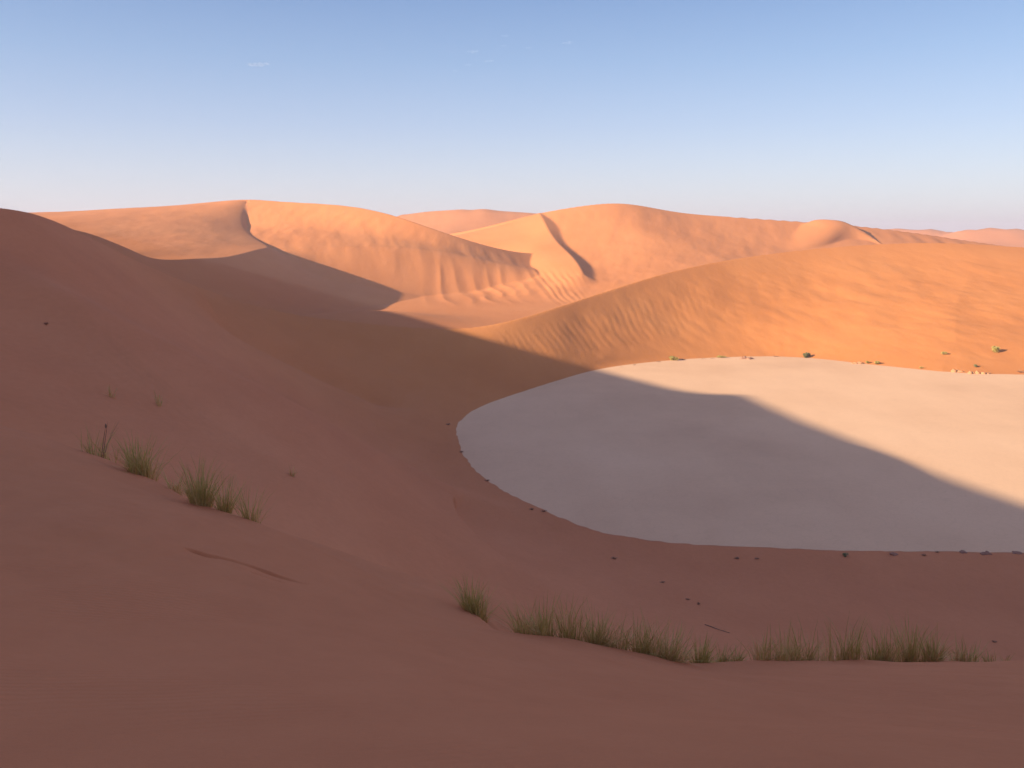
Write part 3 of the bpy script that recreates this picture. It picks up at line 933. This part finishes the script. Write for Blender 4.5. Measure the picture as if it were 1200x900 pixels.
for k, (px, py, w, h, lb) in enumerate(((1121, 436.0, 10, 3.0, 'leftmost and brightest of the pale clods at the right far shore'), (1140, 438, 13, 3., 'middle pale clod at the right far shore'),
                                        (1155, 438.3, 8, 2.4, 'rightmost of the three pale clods at the right far shore'))):
    lump('sand_clod', lb, 'clod', px, py, w, h, M_CLOD, 30+k, 'pale clods at the right far shore')
dead('reddish low bush at the right edge of the picture on the far shore', 1196, 437, 12, 6, 33, GS)

GN = 'dark dead bushes and stones near the shaded shore'
for k, (px, py, w, h, lb) in enumerate((
    (525, 498, 7, 3, 'tiny dark bush just left of the pointed end of the pan'),
    (541, 530, 6, 3, 'faint low bush by the shaded shore, below the pointed end of the pan'),
    (571, 564, 7, 3.5, 'dark bush by the shaded shore, above the two neighbouring ones'),
    (623, 597.5, 7, 3.5, 'left one of two neighbouring dark bushes by the shaded shore'),
    (637, 600, 8, 3.5, 'right one of two neighbouring dark bushes by the shaded shore'),
    (720, 655, 9, 4, 'dark low bush alone on the bare shaded slope below the pan'),
    (776, 683, 8, 3, 'flat brown bush on the shaded slope, upper of a descending line'),
    (806, 703, 6, 3, 'dark small bush in the middle of a descending line on the shaded slope'),
    (819, 708.5, 7, 4, 'lowest small bush of a descending line, above the fallen branch'),
    (864, 655, 8, 3.5, 'faint bush below the pan, left one of a faint pair'),
    (887, 655.5, 8, 3, 'faint bush below the pan, right one of a faint pair'),
    (1083, 651.5, 8, 3, 'brown bush below the shaded shore, between two dark ones'),
    (1098, 647.5, 6, 2.5, 'dark bush on the shaded shore line, right of the brown one'),
    (1165, 753, 8, 3, 'small dark bush alone low on the shaded slope at right'),
    (54, 381, 8, 5, 'dark lump of twigs high on the left slope'))):
    dead(lb, px, py, w, h, 50+k, GN)
for k, (px, py, w, h, lb) in enumerate((
    (991, 652.5, 9, 4, 'greenish dark low shrub below the shaded shore, left of the dark stone'),)):
    shrub(lb, px, py, w, h, M_LEAF, 300, 80+k, GN)
for k, (px, py, w, h, lb) in enumerate((
    (1047, 650, 7, 3, 'dark stone on the shaded shore, leftmost of four'),
    (1128, 647.3, 6, 2.6, 'dark stone on the shaded shore, second of four from the left'),
    (1155, 649.5, 8, 3, 'darkest stone on the shaded shore, third of four'),
    (1192, 648.8, 7, 2.2, 'flat dark stone on the shaded shore at the right edge'))):
    lump('shore_stone', lb, 'stone', px, py, w, h, M_STONE, 90+k, 'dark stones on the shaded shore')

# ------------------------------------------------------------------ faint cloud wisps
def cloud_mat():
    m = bpy.data.materials.new('cloud'); m.use_nodes = True
    n = m.node_tree.nodes; n.clear(); l = m.node_tree.links
    out = n.new('ShaderNodeOutputMaterial'); v = n.new('ShaderNodeVolumePrincipled')
    v.inputs['Color'].default_value = (.97, .97, .97, 1)
    v.inputs['Density'].default_value = .0022
    l.new(v.outputs[0], out.inputs['Volume'])
    return m
M_CLOUD = cloud_mat()
for k, (px, py, w, h, lb) in enumerate((
    (303, 75.5, 28, 5, 'oblong faint cloud wisp alone in the left part of the sky'),
    (592, 42, 8, 4, 'topmost bright wisp of the small cloud group in mid sky'),
    (590, 53.5, 7, 3, 'wisp directly below the topmost one of the mid sky group'),
    (619, 56, 8, 3.5, 'bright short wisp right of the two topmost wisps'),
    (666, 50, 14, 4, 'faint wisp farthest to the right in the sky'),
    (554, 60.5, 13, 4, 'faint wide wisp at the left of the mid sky group'),
    (558.5, 71, 4, 2.5, 'tiny wisp between the left wide wisp and the brighter streak'),
    (573, 71.5, 12, 3, 'brighter streak shaped wisp low in the mid sky group'),
    (548, 76, 8, 3, 'small low wisp left of the streak shaped one'),
    (533.5, 83, 6, 4, 'lowest and leftmost small wisp of the mid sky group'))):
    Y = 6500.
    c = at(px, py, Y)
    bm = bmesh.new(); rng = random.Random(k+500)
    for j in range(4):
        r = bmesh.ops.create_icosphere(bm, subdivisions=3, radius=1)
        t = (j-1.5)/1.5
        sx = w/F*Y*.5*rng.uniform(.35, .5); sz = h/F*Y*.5*rng.uniform(.5, .9)*(1.1-.5*abs(t)); 
        ox = t*w/F*Y*.3; oz = t*h/F*Y*.12*rng.uniform(-1, 1.5)
        p1 = rng.uniform(0, 6)
        for v in r['verts']:
            q = v.co.copy(); f = 1 + .25*math.sin(q.x*4+p1) + .2*math.sin(q.z*5+q.y*3+p1)
            v.co = Vector((q.x*sx*f+ox, q.y*sx*f, q.z*sz*f+oz))
    me = bpy.data.meshes.new('cloud_wisp'); bm.to_mesh(me); bm.free()
    o = add('cloud_wisp', me, M_CLOUD); o.location = c
    o['label'] = lb; o['category'] = 'cloud'; o['group'] = 'faint cloud wisps in the clear sky'
